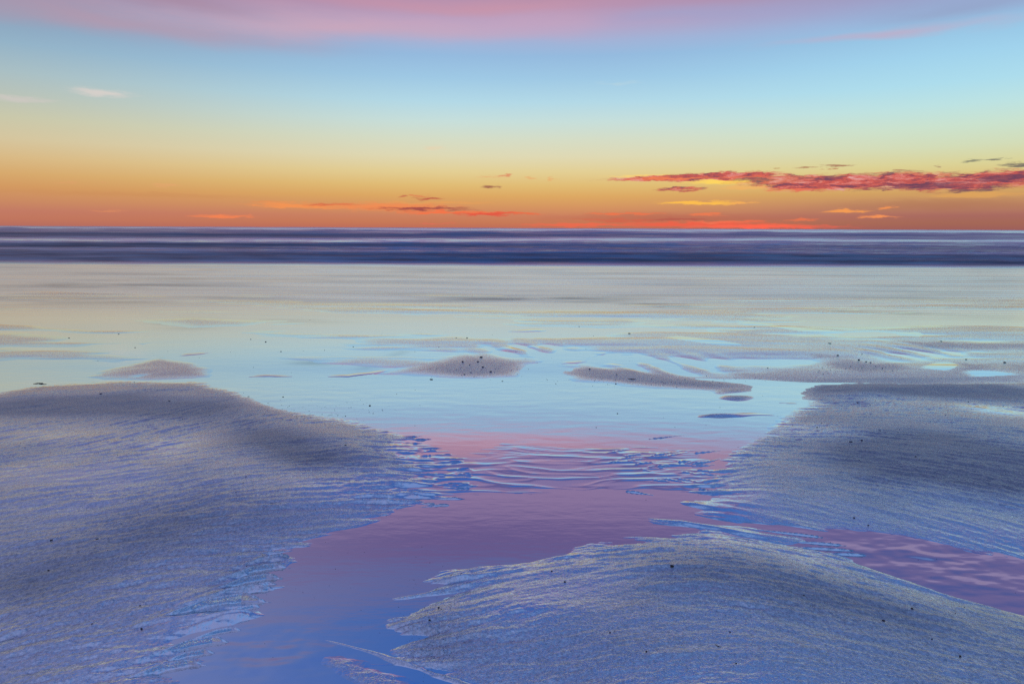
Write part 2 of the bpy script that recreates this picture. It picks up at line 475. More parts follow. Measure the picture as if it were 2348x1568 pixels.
def make_grid(name, rows_y, cols_s, height, chop=None):
    y = np.repeat(rows_y[:, None], len(cols_s), 1).astype(np.float32)
    depth = np.maximum(rows_y * math.cos(PITCH) + CAM_H * math.sin(PITCH), 0.9)
    x = (depth[:, None] * cols_s[None, :]).astype(np.float32)
    z, at = height(x, y)
    z = z + tier(y)
    R, C = x.shape
    flat = np.zeros((R - 1, C - 1), bool)
    if chop:                                   # small wavelets: long face to the beach, short back
        sl, flat_from = chop(x, y, at)
        dy = np.gradient(y, axis=0)
        z = z + np.where((np.arange(R) % 2 == 1)[:, None], sl * dy, 0) * (y > flat_from)
        flat = y[:-1, :-1] > flat_from
    me = bpy.data.meshes.new(name)
    me.vertices.add(R * C)
    me.vertices.foreach_set('co', np.stack([x, y, z], -1).astype(np.float32).ravel())
    idx = np.arange(R * C, dtype=np.int32).reshape(R, C)
    q = np.stack([idx[:-1, :-1], idx[:-1, 1:], idx[1:, 1:], idx[1:, :-1]], -1).reshape(-1, 4)
    nf = len(q)
    me.loops.add(nf * 4)
    me.loops.foreach_set('vertex_index', q.ravel())
    me.polygons.add(nf)
    me.polygons.foreach_set('loop_start', np.arange(0, nf * 4, 4, dtype=np.int32))
    me.polygons.foreach_set('loop_total', np.full(nf, 4, np.int32))
    me.polygons.foreach_set('use_smooth', ~flat.ravel())
    for k, v in at.items():
        a = me.attributes.new(k, 'FLOAT', 'POINT')
        a.data.foreach_set('value', v.astype(np.float32).ravel())
    me.update()
    me.validate()
    ob = bpy.data.objects.new(name, me)
    scene.collection.objects.link(ob)
    ob['kind'] = 'structure'
    return ob


def sand_height(x, y):
    SX, SY = survey(x, y)
    h = np.full(x.shape, -0.012, np.float32)
    SD = {}
    spec = {  # height, rise width, slope outside
        'left': (0.046, 0.65, .10), 'right': (0.050, 0.75, .06), 'mound': (0.060, 0.50, .16), 'spit': (0.020, 0.05, .30), 'lip': (0.020, 0.05, .3),
        'patch': (0.010, 0.12, .06), 'bar_a': (0.017, 0.5, .03), 'bar_b': (0.015, 0.7, .03), 'bar_c': (0.013, 0.6, .03),
        'bar_d': (0.011, 0.6, .03), 'bar_e': (0.012, 0.6, .03), 'bar_f': (0.014, 0.7, .03), 'bar_g': (0.008, 0.2, .05), 'bar_h': (0.010, 0.6, .03), 'bar_i': (0.009, 0.9, .02), 'bar_j': (0.010, 0.8, .02)}
    wob = 0.05 * fbm(x * 1.7, y * 1.7 + 4, 3) * sstep(1.5, 6, y) + 0.10 * fbm(x * 1.2 + 30, y * 2.6, 4) * sstep(4, 7, y)
    lowf = 1 - 0.62 * sstep(3.8, 6.5, y)
    wide = 1 + 1.1 * sstep(3.8, 6.0, y)
    for k, (H, w, sl) in spec.items():
        d = sdist(POLY[k], x, y) + wob
        SD[k] = d
        Hk = H * lowf if k in ('left', 'right') else H
        wk = w * wide if k in ('left', 'right') else w
        hb = np.where(d > 0, Hk * (1 - np.exp(-np.maximum(d, 0) / wk)), np.maximum(d * sl, -0.03))
        h = np.maximum(h, hb)
    # long swells in the banks
    inl = sstep(0, .5, SD['left'])
    inr = sstep(0, .5, SD['right'])
    inm = sstep(0, .35, SD['mound'])
    h += inl * (0.020 * blob(SX, SY, 180, 905, 460, 34) + 0.022 * blob(SX, SY, 660, 970, 220, 38, 22) - 0.006 * blob(SX, SY, 420, 1010, 160, 40, -30) + 0.02 * blob(SX, SY, 500, 1190, 330, 60, -14))
    h += inr * (0.040 * blob(SX, SY, 2100, 886, 330, 22, 1) + 0.032 * (1 - sstep(985, 1130, SY - .10 * (SX - 2100))) * sstep(1740, 2000, SX))
    h += inm * (0.018 * blob(SX, SY, 1700, 1330, 420, 90, 10))
    h += (inl + inr + inm) * 0.012 * fbm(x * 1.3 + 5, y * 1.8, 3)
    # flow ridges: fine everywhere on the banks, coarse where they meet the pool
    zn = (y < 9) & (SX > -900) & (SX < 3200)
    fine = np.zeros_like(x)
    coarse = np.zeros_like(x)
    mid = np.zeros_like(x)
    xs, ys = x[zn], y[zn]
    fine[zn] = streaks(xs, ys, 46.0, 0.045, 3)
    coarse[zn] = streaks(xs, ys, 19.0, 0.13, 5, 3.3)
    mid[zn] = streaks(xs, ys, 8.0, 0.34, 7, 9.1)
    lump = fbm(x * 26, y * 26, 3)
    anyd = np.maximum(np.maximum(SD['left'], SD['right']), SD['mound'])
    onb = sstep(-0.06, 0.08, np.maximum(anyd, SD['patch']))
    shore = np.exp(-np.abs(anyd) / 0.14)
    fade = 1 - 0.85 * sstep(4.5, 8.5, y)
    tide = 0.35 + 1.3 * np.clip(0.5 + 1.2 * fbm(x * .9, y * 1.3 + 40, 3), 0, 1)
    h += onb * fade * tide * (0.0017 * fine + 0.0036 * coarse + 0.0010 * mid + 0.0020 * lump)
    # spikes along the pool edges
    jag = (blob(SX, SY, 600, 1345, 120, 110) * 2.5 + blob(SX, SY, 480, 1470, 130, 70) * 1.1 + blob(SX, SY, 930, 1400, 100, 110) * 1.8 + blob(SX, SY, 1080, 1310, 200, 45, -22) * 1.8
           + blob(SX, SY, 1380, 1250, 160, 22, -5) * .9 + blob(SX, SY, 900, 1120, 170, 80) * 1.0 + blob(SX, SY, 1900, 1245, 180, 24, 14) * 1.2 + blob(SX, SY, 2150, 1345, 260, 26, 16) * 1.1
           + blob(SX, SY, 1600, 1130, 60, 70) * .8)
    h += jag * (shore * 0.9 + .10) * (0.0060 * coarse + 0.0170 * mid + .002 * fine - 0.0030)
    # wave ripples across the shallow neck of the pool: branching crests
    edge = 40 * fbm(x * 1.1 + 3, y * 2.2, 3)
    neck = (sstep(985, 1050, SY + edge) * (1 - sstep(1110, 1166, SY + 0.03 * (SX - 1250) + edge * .5)) * sstep(800, 960, SX + edge) * (1 - sstep(1560, 1720, SX + 1.5 * edge)))
    wx, wy = x + .10 * fbm(x * 2.0, y * 2.0 + 7, 3), y + 0.09 * fbm(x * 1.4 + 9, y * 2.5, 3)
    r1 = (1 - np.clip(np.abs(perlin(wx * .9, wy * 9.0)) * 3.4, 0, 1)) ** 3.2
    r2 = (1 - np.clip(np.abs(perlin(wx * 1.9 + 5, wy * 16 + 8)) * 3.0, 0, 1)) ** 2.5
    env = np.clip(0.65 + 1.0 * fbm(x * 1.5 + 60, y * 3 + 3, 2), 0.35, 1.1)
    hn = 0.0004 + 0.0040 * r1 * env + 0.0020 * r2 * (1.3 - env) - .0012 * sstep(1120, 1160, SY)
    h = np.where(neck > 0.001, np.maximum(h, hn * neck - 0.004 * (1 - neck)), h)
    # dark lens islands pushed up by ripples on both flanks of the neck
    flank = blob(SX, SY, 990, 1085, 110, 75) * 1.1 + 1.0 * blob(SX, SY, 1490, 1062, 130, 42, 12) + .8 * blob(SX, SY, 1590, 1110, 60, 40)
    h += flank * (0.004 * np.maximum(coarse, -.2) + 0.003 * np.maximum(mid, -.2))
    # shallow middle beach: long thin sheets and lips
    fld = np.zeros_like(x)
    sel = (y > 5) & (y < 26)
    xs, ys = x[sel], y[sel]
    fld[sel] = fbm(xs * .22 + 3, ys * .9, 4) * .016 + fbm(xs * .06, ys * .25 + 8, 3) * .02
    midz = sstep(5.5, 8, y) * (1 - sstep(15, 19, y))
    h = np.maximum(h, -.012 + midz * (fld * 1.15 + 0.0095))
    lipw = np.zeros_like(x)
    zz = (y > 4) & (y < 24)
    xs, ys, cur = x[zz], y[zz], h[zz]
    lw = lipw[zz]
    for pts, hh, ww in CREASE:
        pr = lip(pts, xs, ys + wob[zz] * .9, ww * 1.4)[0] * np.clip(.75 + 1.2 * perlin(xs * 1.3 + 8, ys * 2), .2, 1)
        cur = np.maximum(cur, -.012 + (hh * .38 + .012) * pr)
        lw = np.maximum(lw, pr)
    h[zz] = cur
    lipw[zz] = lw
    zz = (y > 1.8) & (y < 6.5)
    xs, ys = x[zz], y[zz]
    cur, add = h[zz], np.zeros_like(xs)
    for pts, hh, ww in spike_set():
        c0 = ground(*pts[0])
        r = 1.3 * max(abs(v) for v in (ground(*pts[-1]) - c0)) + .12
        kk = (np.abs(xs - c0[0]) < r) & (np.abs(ys - c0[1]) < r)
        _, dd, tt, farside = lip(pts, xs[kk], ys[kk], ww)
        wd = ww * (.20 + .80 * sstep(0, .35, tt)) * np.where(farside, 1.3, .8)
        prof = np.exp(-(dd / wd) ** 1.6)
        top = hh * (sstep(-.02, .22, tt) * (1 - .8 * sstep(.45, 1, tt)))
        ck, ak = cur[kk], add[kk]
        cur[kk] = np.maximum(ck, -.005 + prof * (top * 1.25 + .0055))
        add[kk] = np.maximum(ak, prof * top * .6)
    h[zz] = cur + add * sstep(.002, .008, cur) + (0.0011 * fine[zz] + .0010 * lump[zz]) * np.clip(add / .003, 0, 1)
    spk = np.zeros_like(x)
    spk[zz] = add / .006
    ribs = blob(SX, SY, 2080, 805, 110, 16) + blob(SX, SY, 1540, 835, 120, 22) + blob(SX, SY, 1190, 800, 90, 16)
    h += ribs * 0.007 * np.sin((x * 1.0 + y * .35) * 2 * np.pi / 0.42 + 2 * fbm(x, y, 2))
    fan = blob(SX, SY, 1650, 955, 55, 14) + .7 * blob(SX, SY, 1690, 908, 40, 12)
    h += fan * (0.016 * np.sin((y - .18 * x) * 2 * np.pi / .30 + 1.8 * fbm(x * 2, y * 2, 2)) + .008)
    h = np.where(y > 19, np.minimum(h, -0.02 - (y - 19) * 0.01), h)
    # wetness of the surface
    wet = np.exp(-np.maximum(h, 0) / (0.0045 + .008 * sstep(4.2, 6, y)))
    body = 0.58 + 0.34 * fbm(x * .8 + 20, y * 1.1, 4)
    wet = np.maximum(wet, body)
    dry = (0.70 * blob(SX, SY, 170, 938, 380, 36) + .62 * blob(SX, SY, 640, 1015, 200, 60, 20) + .26 * blob(SX, SY, 480, 1215, 320, 70, -15) + .3 * blob(SX, SY, 120, 1330, 260, 60, -12)
           + .95 * blob(SX, SY, 2080, 900, 330, 24, 3) + .95 * blob(SX, SY, 2200, 1070, 360, 66, 10) + .24 * blob(SX, SY, 1640, 1320, 300, 70, 15) + .35 * blob(SX, SY, 1020, 1480, 110, 60) + .35 * blob(SX, SY, 1950, 1400, 260, 50, 14)
           + .75 * blob(SX, SY, 1480, 868, 170, 10, 5) + .5 * blob(SX, SY, 1100, 846, 90, 14) + .5 * blob(SX, SY, 1980, 845, 90, 8, 6))
    damp = (0.14 * blob(SX, SY, 400, 1035, 240, 40, -25) + 0.30 * blob(SX, SY, 2300, 957, 260, 15, 8) + .35 * blob(SX, SY, 1850, 985, 160, 22, 10)
            + .30 * blob(SX, SY, 850, 1120, 220, 40) + .30 * blob(SX, SY, 1660, 1130, 90, 90, 20) + .2 * blob(SX, SY, 1200, 1420, 260, 60, -20) + .2 * blob(SX, SY, 620, 1380, 300, 50, -20))
    wet = np.clip(wet - 1.05 * dry + damp, 0, 1)
    wet = np.maximum(wet, np.clip(lipw * 1.3, 0, .97))
    wet = np.where((spk > .05) & (h > .001), wet * (1 - .12 * np.clip(spk, 0, 1)), wet)
    barw = np.zeros_like(x)
    for k in SD:
        if k.startswith('bar') and k not in ('bar_i', 'bar_j', 'bar_h'):
            barw = np.maximum(barw, sstep(0, .30, SD[k]))
    flats = midz * (1 - sstep(-.3, .05, anyd))
    wet = np.maximum(wet, flats * (.77 - .33 * barw + .05 * fbm(x * .7, y * 2, 3)))
    wet = np.maximum(wet, .985 * np.clip(neck * 1.6, 0, 1) * (h < .012))
    return h, {'wet': wet}


def tan_rows(a_deg0, a_deg1, n):
    px = np.linspace(math.tan(math.radians(a_deg0) - PITCH), math.tan(math.radians(a_deg1) - PITCH), n)
    ang = np.arctan(px) + PITCH
    return CAM_H / np.tan(ang)


dense_s = np.linspace(-0.92, 0.92, 1500)
side = 0.92 + np.cumsum(np.geomspace(0.002, 1.2, 36))
cols = np.concatenate([-side[::-1], dense_s, side])
rows = np.concatenate([np.linspace(-6, 1.2, 20), tan_rows(48, 40, 60), tan_rows(39.9, 3.2, 760), np.geomspace(28, 30000, 30)])
sand = make_grid('sand', rows, cols, sand_height)


def water_height(x, y):
    SX, SY = survey(x, y)
    R = np.zeros(x.shape, np.float32)
    z = R.copy()
    # faint bed-driven ripples in the pools
    z += 0.0009 * fbm(x * 5, y * 9, 3) * (blob(SX, SY, 2150, 1290, 260, 60, 14) * 3.5 + blob(SX, SY, 600, 1500, 220, 60) * 3.0)
    z += 0.0007 * fbm(x * 3, y * 9, 3) * sstep(880, 900, SY) * (1 - sstep(1000, 1050, SY))
    # swash sheet
    sw = sstep(13, 20, y)
    z += sw * 0.004 * fbm(x * .25, y * .9, 3)
    rough = 0.035 + 0.05 * sstep(4.2, 5.2, y) * (1 - sstep(6, 7.5, y)) + 0.12 * sstep(7, 11, y) + 0.06 * sstep(11, 17, y)
    foam = np.clip(0.06 + 0.30 * fbm(x * .12 + 9, y * .55, 4), 0, 1) * sstep(9, 17, y)
    wisp = (blob(SX, SY, 1230, 686, 300, 5) + blob(SX, SY, 1500, 700, 160, 4, 2) + .8 * blob(SX, SY, 440, 742, 70, 10) + .7 * blob(SX, SY, 620, 738, 120, 5) + .6 * blob(SX, SY, 1950, 716, 250, 5, 2)
            + .4 * blob(SX, SY, 250, 690, 330, 9) + .5 * blob(SX, SY, 720, 832, 50, 5) + .5 * blob(SX, SY, 880, 825, 50, 8, -20) + .35 * blob(SX, SY, 200, 655, 260, 9))
    calm = 1 - wisp * np.clip(.45 + 1.2 * fbm(x * .35, y * 1.6 + 5, 4), 0, .8) - sstep(12, 16, y) * np.clip(.04 + .4 * fbm(x * .16 + 50, y * .9, 4), 0, .30)
    return z, {'rough': rough, 'foam': foam, 'calm': calm}


def sea_height(x, y):
    SX, SY = survey(x, y)
    amp = sstep(29.0, 34, y)
    far = np.log(np.maximum(y, 1)) 
    z = np.zeros(x.shape, np.float32)
    z += amp * 0.10 * fbm(x * .05, y * .33, 3)
    z += amp * 0.035 * fbm(x * .5, y * 1.6 + 3, 2) * (1 - sstep(60, 120, y))
    # breaker step where the sea drops onto the beach
    edge = 30.0 + 0.6 * fbm(x * .06, y * 0 + 2, 2)
    z += 0.05 * sstep(edge, edge + 3, y)
    rowk = fbm(far * 9.0 + 3, x / np.maximum(y, 1) * .8, 3)
    z += sstep(40, 80, y) * 0.0008 * y * rowk * np.exp(-y / 3000)
    rough = 0.215 + 0.17 * sstep(29.5, 34, y)
    az_ = x / np.maximum(y, 1)
    wav = 2.0 * fbm(az_ * 2.2, far * 3, 3)
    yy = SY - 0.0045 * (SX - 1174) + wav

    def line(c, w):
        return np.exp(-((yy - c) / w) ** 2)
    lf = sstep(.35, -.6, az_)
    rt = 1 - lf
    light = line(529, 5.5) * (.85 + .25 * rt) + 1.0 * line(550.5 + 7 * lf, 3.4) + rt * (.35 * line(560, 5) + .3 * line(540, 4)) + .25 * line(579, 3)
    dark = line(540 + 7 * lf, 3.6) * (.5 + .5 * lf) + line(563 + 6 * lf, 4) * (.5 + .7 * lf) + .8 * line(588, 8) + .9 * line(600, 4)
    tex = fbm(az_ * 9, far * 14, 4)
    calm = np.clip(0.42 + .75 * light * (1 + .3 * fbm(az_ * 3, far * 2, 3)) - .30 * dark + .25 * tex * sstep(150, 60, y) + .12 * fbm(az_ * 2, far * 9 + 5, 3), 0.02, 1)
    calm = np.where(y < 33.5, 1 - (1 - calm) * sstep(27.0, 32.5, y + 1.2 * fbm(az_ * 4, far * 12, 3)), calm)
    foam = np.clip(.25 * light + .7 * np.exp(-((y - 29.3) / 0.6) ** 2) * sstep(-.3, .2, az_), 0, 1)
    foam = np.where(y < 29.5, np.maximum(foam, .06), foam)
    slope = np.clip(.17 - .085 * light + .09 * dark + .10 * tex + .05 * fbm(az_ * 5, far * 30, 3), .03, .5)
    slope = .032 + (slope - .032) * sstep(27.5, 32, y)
    return z, {'rough': .17 + .04 * sstep(29, 33, y), 'foam': foam, 'calm': calm, 'slope': slope}


wc = np.concatenate([-side[::-1], np.linspace(-0.92, 0.92, 520), side])
water = make_grid('water', np.concatenate([np.linspace(-6, 1.2, 8), tan_rows(48, 40, 10), tan_rows(39.9, 3.0, 460)]), wc, water_height, lambda x, y, a: (.030 * sstep(10, 15, y) * (1 + .5 * fbm(x * .2, y * 1.1, 3)), 10.0))
y0 = float(tan_rows(39.9, 3.0, 460)[-1])
sea_cols = np.concatenate([-side[::-1], np.linspace(-0.92, 0.92, 200), side])
sea = make_grid('sea', np.concatenate([tan_rows(3.0, 0.35, 300), np.geomspace(248, 9000, 720), np.geomspace(9500, 30000, 12)]), sea_cols, sea_height,
                lambda x, y, a: (a.pop('slope') * (y < 9000), 0.0))


# ------------------------------------------------------------------ materials
def surf_out(N, bs):
    N.n('ShaderNodeOutputMaterial', ins={'Surface': bs})


def sand_material():
    m = bpy.data.materials.new('wet_sand')
    m.use_nodes = True
    N = NT(m.node_tree)
    pos = N.n('ShaderNodeNewGeometry').outputs['Position']
    wet = N.n('ShaderNodeAttribute', attribute_name='wet').outputs['Fac']
    g0 = N.noise(N.vm('MULTIPLY', pos, (1, .75, 1)), 85.0, 3, .75)
    wet = N.m('ADD', wet, N.m('MULTIPLY', N.m('MULTIPLY', N.m('SUBTRACT', g0, .5), 4.2), N.m('MULTIPLY', wet, N.m('SUBTRACT', 1.0, wet))), clamp=True)
    g1 = N.noise(pos, 110.0, 2, .7)
    g2 = N.noise(N.vm('MULTIPLY', pos, (1, 1.2, 1)), 48.0, 3, .75)
    hgt = N.m('ADD', N.m('MULTIPLY', g1, 0.0011), N.m('MULTIPLY', g2, 0.0044))
    strength = N.mixf(N.rng(wet, .45, .97), 1.0, 0.04)
    bump = N.n('ShaderNodeBump', ins={'Strength': strength, 'Distance': 1.0, 'Height': hgt}).outputs[0]
    speck = N.rng(N.noise(pos, 95.0, 2, .6), .66, .72)
    alb = N.mixc(N.noise(pos, 2.2, 5, .6), (0.20, 0.195, 0.20, 1), (0.30, 0.29, 0.29, 1))
    alb = N.mixc(N.rng(g0, .35, .62), (0.07, 0.068, 0.07, 1), alb)
    alb = N.mixc(N.m('MULTIPLY', speck, .6), alb, (0.03, 0.03, 0.035, 1))
    alb = N.mixc(wet, alb, N.vm('MULTIPLY', alb, (.55, .55, .55)))
    dif = N.n('ShaderNodeBsdfDiffuse', ins={'Color': alb, 'Roughness': .6, 'Normal': bump}).outputs[0]
    rg = N.mixf(N.rng(wet, .0, 1.0), 0.33, 0.05)
    gl = N.n('ShaderNodeBsdfGlossy', ins={'Color': (.82, .91, 1.0, 1), 'Roughness': rg, 'Normal': bump}).outputs[0]
    fr = N.n('ShaderNodeFresnel', ins={'IOR': 1.6, 'Normal': bump}).outputs[0]
    base_f = N.mixf(N.rng(wet, 0, .75, smooth=False), 0.20, 0.80)
    fac = N.m('ADD', base_f, N.m('MULTIPLY', N.m('MULTIPLY', fr, N.mixf(wet, .45, 1.0)), N.m('SUBTRACT', 1.0, base_f)), clamp=True)
    mx = N.n('ShaderNodeMixShader', ins={0: fac, 1: dif, 2: gl}).outputs[0]
    surf_out(N, mx)
    return m


def water_material():
    m = bpy.data.materials.new('sea_water')
    m.use_nodes = True
    N = NT(m.node_tree)
    pos = N.n('ShaderNodeNewGeometry').outputs['Position']
    rough = N.n('ShaderNodeAttribute', attribute_name='rough').outputs['Fac']
    foam = N.n('ShaderNodeAttribute', attribute_name='foam').outputs['Fac']
    r1 = N.noise(N.vm('MULTIPLY', pos, (1.0, 2.4, 1)), 7.0, 3, .5)
    r2 = N.noise(N.vm('MULTIPLY', pos, (.35, 1.0, 1)), 1.6, 3, .5)
    hgt = N.m('ADD', N.m('MULTIPLY', r1, 0.0006), N.m('MULTIPLY', r2, 0.002))
    bump = N.n('ShaderNodeBump', ins={'Strength': 1.0, 'Distance': 1.0, 'Height': hgt}).outputs[0]
    deep = (0.048, 0.066, 0.088, 1)
    fm = N.m('MULTIPLY', foam, N.rng(N.noise(N.vm('MULTIPLY', pos, (.12, 1.0, 1)), 1.3, 5, .6), .25, .75, .55, 1.25), clamp=True)
    alb = N.mixc(fm, deep, (0.80, 0.82, 0.86, 1))
    dif = N.n('ShaderNodeBsdfDiffuse', ins={'Color': alb, 'Normal': bump}).outputs[0]
    gl = N.n('ShaderNodeBsdfGlossy', ins={'Color': (.97, .97, .97, 1), 'Roughness': rough, 'Normal': bump}).outputs[0]
    fr = N.n('ShaderNodeFresnel', ins={'IOR': 1.5, 'Normal': bump}).outputs[0]
    calm = N.n('ShaderNodeAttribute', attribute_name='calm').outputs['Fac']
    fac = N.m('MULTIPLY', N.m('ADD', .80, N.m('MULTIPLY', fr, .17)), N.mixf(calm, .12, 1.0), clamp=True)
    fac = N.m('MULTIPLY', fac, N.m('SUBTRACT', 1.0, N.m('MULTIPLY', fm, .6)), clamp=True)
    surf_out(N, N.n('ShaderNodeMixShader', ins={0: fac, 1: dif, 2: gl}).outputs[0])
    return m


sand.data.materials.append(sand_material())
wm = water_material()
water.data.materials.append(wm)
sea.data.materials.append(wm)


# ------------------------------------------------------------------ pebbles, shells and weed left by the tide
ZONES = {
    'far_left': ('tiny dark pebble on the film of water at the far left', 'pebbles on the far left flats'),
    'bar_b': ('dark stone on the low grey sandbar in the middle of the flats', 'stones on the middle sandbar'),
    'bar_c': ('small dark stone on the thin pointed sandbar right of centre', 'stones on the pointed sandbar'),
    'bar_d': ('small dark stone on the oval sandbar behind the dark right bank', 'stones on the oval sandbar'),
    'film': ('tiny dark pebble on the pale blue film of water mid beach', 'pebbles on the blue film'),
    'far_right': ('tiny dark pebble on the pale flats at the far right', 'pebbles on the far right flats'),
    'left': ('small black pebble on the rippled left bank', 'pebbles on the left bank'),
    'mound': ('small black pebble on the blue mound in the lower right', 'pebbles on the blue mound'),
    'right': ('small black pebble on the dark right bank', 'pebbles on the right bank')}
# survey x, y, width in survey units, height ratio, zone, own label
STONES = [
    (232, 910, 9, .55, 'left', 'black pebble at the top of the left bank, near its upper edge'), (388, 924, 8, .4, 'left', 'flat black pebble on the pale upper part of the left bank'),
    (570, 909, 7, .3, 'film', None), (649, 910, 6, .6, 'film', 'small pebble in the shallow film where the left bank fades out'), (848, 930, 8, .8, 'film', 'round dark pebble alone in the blue film right of the left bank'),
    (989, 870, 13, .4, 'bar_b', 'flat dark stone just in front of the middle sandbar'),
    (1103, 820, 12, .5, 'bar_b', 'largest dark stone on top of the middle sandbar'), (1061, 831, 8, .9, 'bar_b', None), (1096, 831, 8, .8, 'bar_b', None), (1107, 843, 9, .6, 'bar_b', None),
    (1125, 853, 10, .6, 'bar_b', 'dark stone at the near edge of the middle sandbar cluster'), (1077, 838, 6, .8, 'bar_b', None), (1065, 859, 8, .5, 'bar_b', None), (1080, 855, 6, .6, 'bar_b', None),
    (1152, 874, 7, .4, 'film', None), (609, 784, 6, .7, 'far_left', None), (575, 778, 5, .6, 'far_left', None), (644, 806, 5, .7, 'far_left', None), (272, 766, 5, .5, 'far_left', None),
    (310, 797, 5, .5, 'far_left', None), (158, 775, 5, .5, 'far_left', None), (810, 795, 5, .5, 'film', None), (1071, 775, 7, .5, 'film', None), (1046, 775, 5, .5, 'film', None),
    (792, 954, 5, .5, 'left', None), (481, 954, 5, .6, 'left', None), (1443, 765, 9, .5, 'film', 'dark pebble on the thin grey sheet above the pointed sandbar'), (1902, 788, 12, .3, 'far_right', 'thin dark stone above the ribbed sand on the right'),
    (1730, 751, 5, .5, 'far_right', None), (1328, 749, 5, .5, 'film', None), (1352, 847, 7, .7, 'bar_c', 'round dark stone at the left end of the pointed sandbar'), (1414, 860, 6, .6, 'bar_c', None),
    (1412, 880, 6, .7, 'bar_c', 'small stone just in front of the pointed sandbar'), (1416, 948, 5, .8, 'film', None), (1367, 980, 4, .8, 'film', None), (1921, 816, 8, .6, 'bar_d', None),
    (1969, 826, 10, .6, 'bar_d', 'largest dark stone on the oval sandbar'), (1986, 830, 6, .6, 'bar_d', None), (1996, 832, 6, .6, 'bar_d', None), (2215, 825, 6, .6, 'far_right', None),
    (2304, 832, 10, .5, 'far_right', 'dark stone on the grey sandbar at the right edge'), (2158, 783, 6, .5, 'far_right', None), (1966, 929, 9, .4, 'right', 'flat stone near the dark top edge of the right bank'),
    (1760, 844, 5, .6, 'film', None), (120, 1256, 8, .4, 'left', None), (225, 1255, 9, .4, 'left', None), (113, 1325, 7, .9, 'left', 'round black pebble low on the left bank by its outer edge'),
    (325, 1449, 7, .9, 'left', 'round black pebble in the lowest part of the left bank'), (212, 1443, 6, .8, 'left', None), (322, 1398, 5, .8, 'left', None), (542, 1146, 4, .9, 'left', None), (565, 1108, 4, .9, 'left', None), (625, 1172, 4, .9, 'left', None),
    (793, 1033, 9, .6, 'left', 'black pebble on the left bank near the rippled pink neck'), (1265, 1320, 6, .9, 'mound', 'black pebble on the mound, just below its feathered pool edge'), (1295, 1347, 8, .8, 'mound', None),
    (1540, 1321, 14, .6, 'mound', 'largest dark stone, high on the blue mound below its crest'), (1058, 1319, 7, .6, 'mound', 'small dark stone on the feathered edge of the mound by the pool'), (985, 1431, 8, .8, 'mound', None), (1006, 1400, 8, .8, 'mound', None),
    (1481, 1518, 6, .9, 'mound', None), (1398, 1472, 6, .9, 'mound', None), (1950, 1025, 12, .4, 'right', 'longer of two flat stones lying close together on the right bank'),
    (1975, 1023, 8, .6, 'right', 'shorter of two flat stones lying close together on the right bank'), (2016, 1002, 7, .5, 'right', None), (1873, 985, 5, .8, 'right', None), (2098, 1062, 6, .8, 'right', None),
    (2089, 1417, 8, .9, 'mound', 'round black stone on the right flank of the mound, upper of two'), (2023, 1448, 10, .7, 'mound', 'black stone on the right flank of the mound, lower of two'), (2199, 1526, 7, .9, 'mound', None),
    (2134, 1489, 6, .8, 'mound', None), (1672, 1476, 6, .8, 'mound', None), (1686, 1549, 7, .6, 'mound', None), (1841, 1390, 5, .8, 'mound', None), (1958, 1191, 6, .8, 'right', None), (1991, 1206, 6, .8, 'right', None)]
WEED = [(93, 880, 34, 'long dark strand of weed on the far edge of the left bank', 'weed_strand', 'seaweed'), (1449, 870, 22, 'short dark stick lying on the pointed sandbar', 'driftwood_stick', 'stick'),
        (1645, 1507, 18, 'crooked brown twig lying low on the blue mound', 'driftwood_twig', 'twig')]
rnd = np.random.RandomState(5)
pts = np.array([ground(a[0], a[1]) for a in STONES] + [ground(a[0], a[1]) for a in WEED], np.float32)
dots = []
for (cx, cy, rx, ry, n) in [(1000, 1455, 50, 60, 420), (985, 1500, 40, 25, 160), (1050, 1330, 90, 30, 60), (1500, 875, 170, 8, 110), (1100, 850, 90, 14, 70), (1980, 848, 90, 8, 60), (700, 945, 170, 18, 160),
                            (1600, 1380, 600, 110, 320), (300, 1200, 400, 220, 220), (2050, 1020, 300, 100, 140), (1200, 830, 700, 60, 60)]:
    for _ in range(n):
        dots.append((cx + rx * rnd.randn() * .7, cy + ry * rnd.randn() * .7))
dots = [d for d in dots if 640 < d[1] < 1640]
dp = np.array([ground(*d) for d in dots], np.float32)
allp = np.concatenate([pts, dp])
hz, _ = sand_height(allp[:, 0][None, :], allp[:, 1][None, :])
hz = np.maximum(hz[0], 0.0) + tier(allp[:, 1])


def stone_material():
    m = bpy.data.materials.new('dark_stone')
    m.use_nodes = True
    N = NT(m.node_tree)
    p = N.n('ShaderNodeTexCoord').outputs['Object']
    c = N.mixc(N.noise(p, 90, 3, .6), (0.012, 0.012, 0.016, 1), (0.06, 0.055, 0.055, 1))
    surf_out(N, N.n('ShaderNodeBsdfPrincipled', ins={'Base Color': c, 'Roughness': .55}).outputs[0])
    return m


STONE = stone_material()
wood = bpy.data.materials.new('wet_wood')
wood.use_nodes = True
NW = NT(wood.node_tree)
wc_ = NW.mixc(NW.noise(NW.n('ShaderNodeTexCoord').outputs['Object'], 60, 3, .6), (0.02, 0.014, 0.012, 1), (0.08, 0.05, 0.035, 1))
surf_out(NW, NW.n('ShaderNodeBsdfPrincipled', ins={'Base Color': wc_, 'Roughness': .6}).outputs[0])


def mesh_obj(name, verts, faces, mat, loc):
    me = bpy.data.meshes.new(name)
    me.from_pydata([tuple(v) for v in verts], [], faces)
    for p in me.polygons:
        p.use_smooth = True
    me.materials.append(mat)
    o = bpy.data.objects.new(name, me)
    o.location = loc
    scene.collection.objects.link(o)
    return o


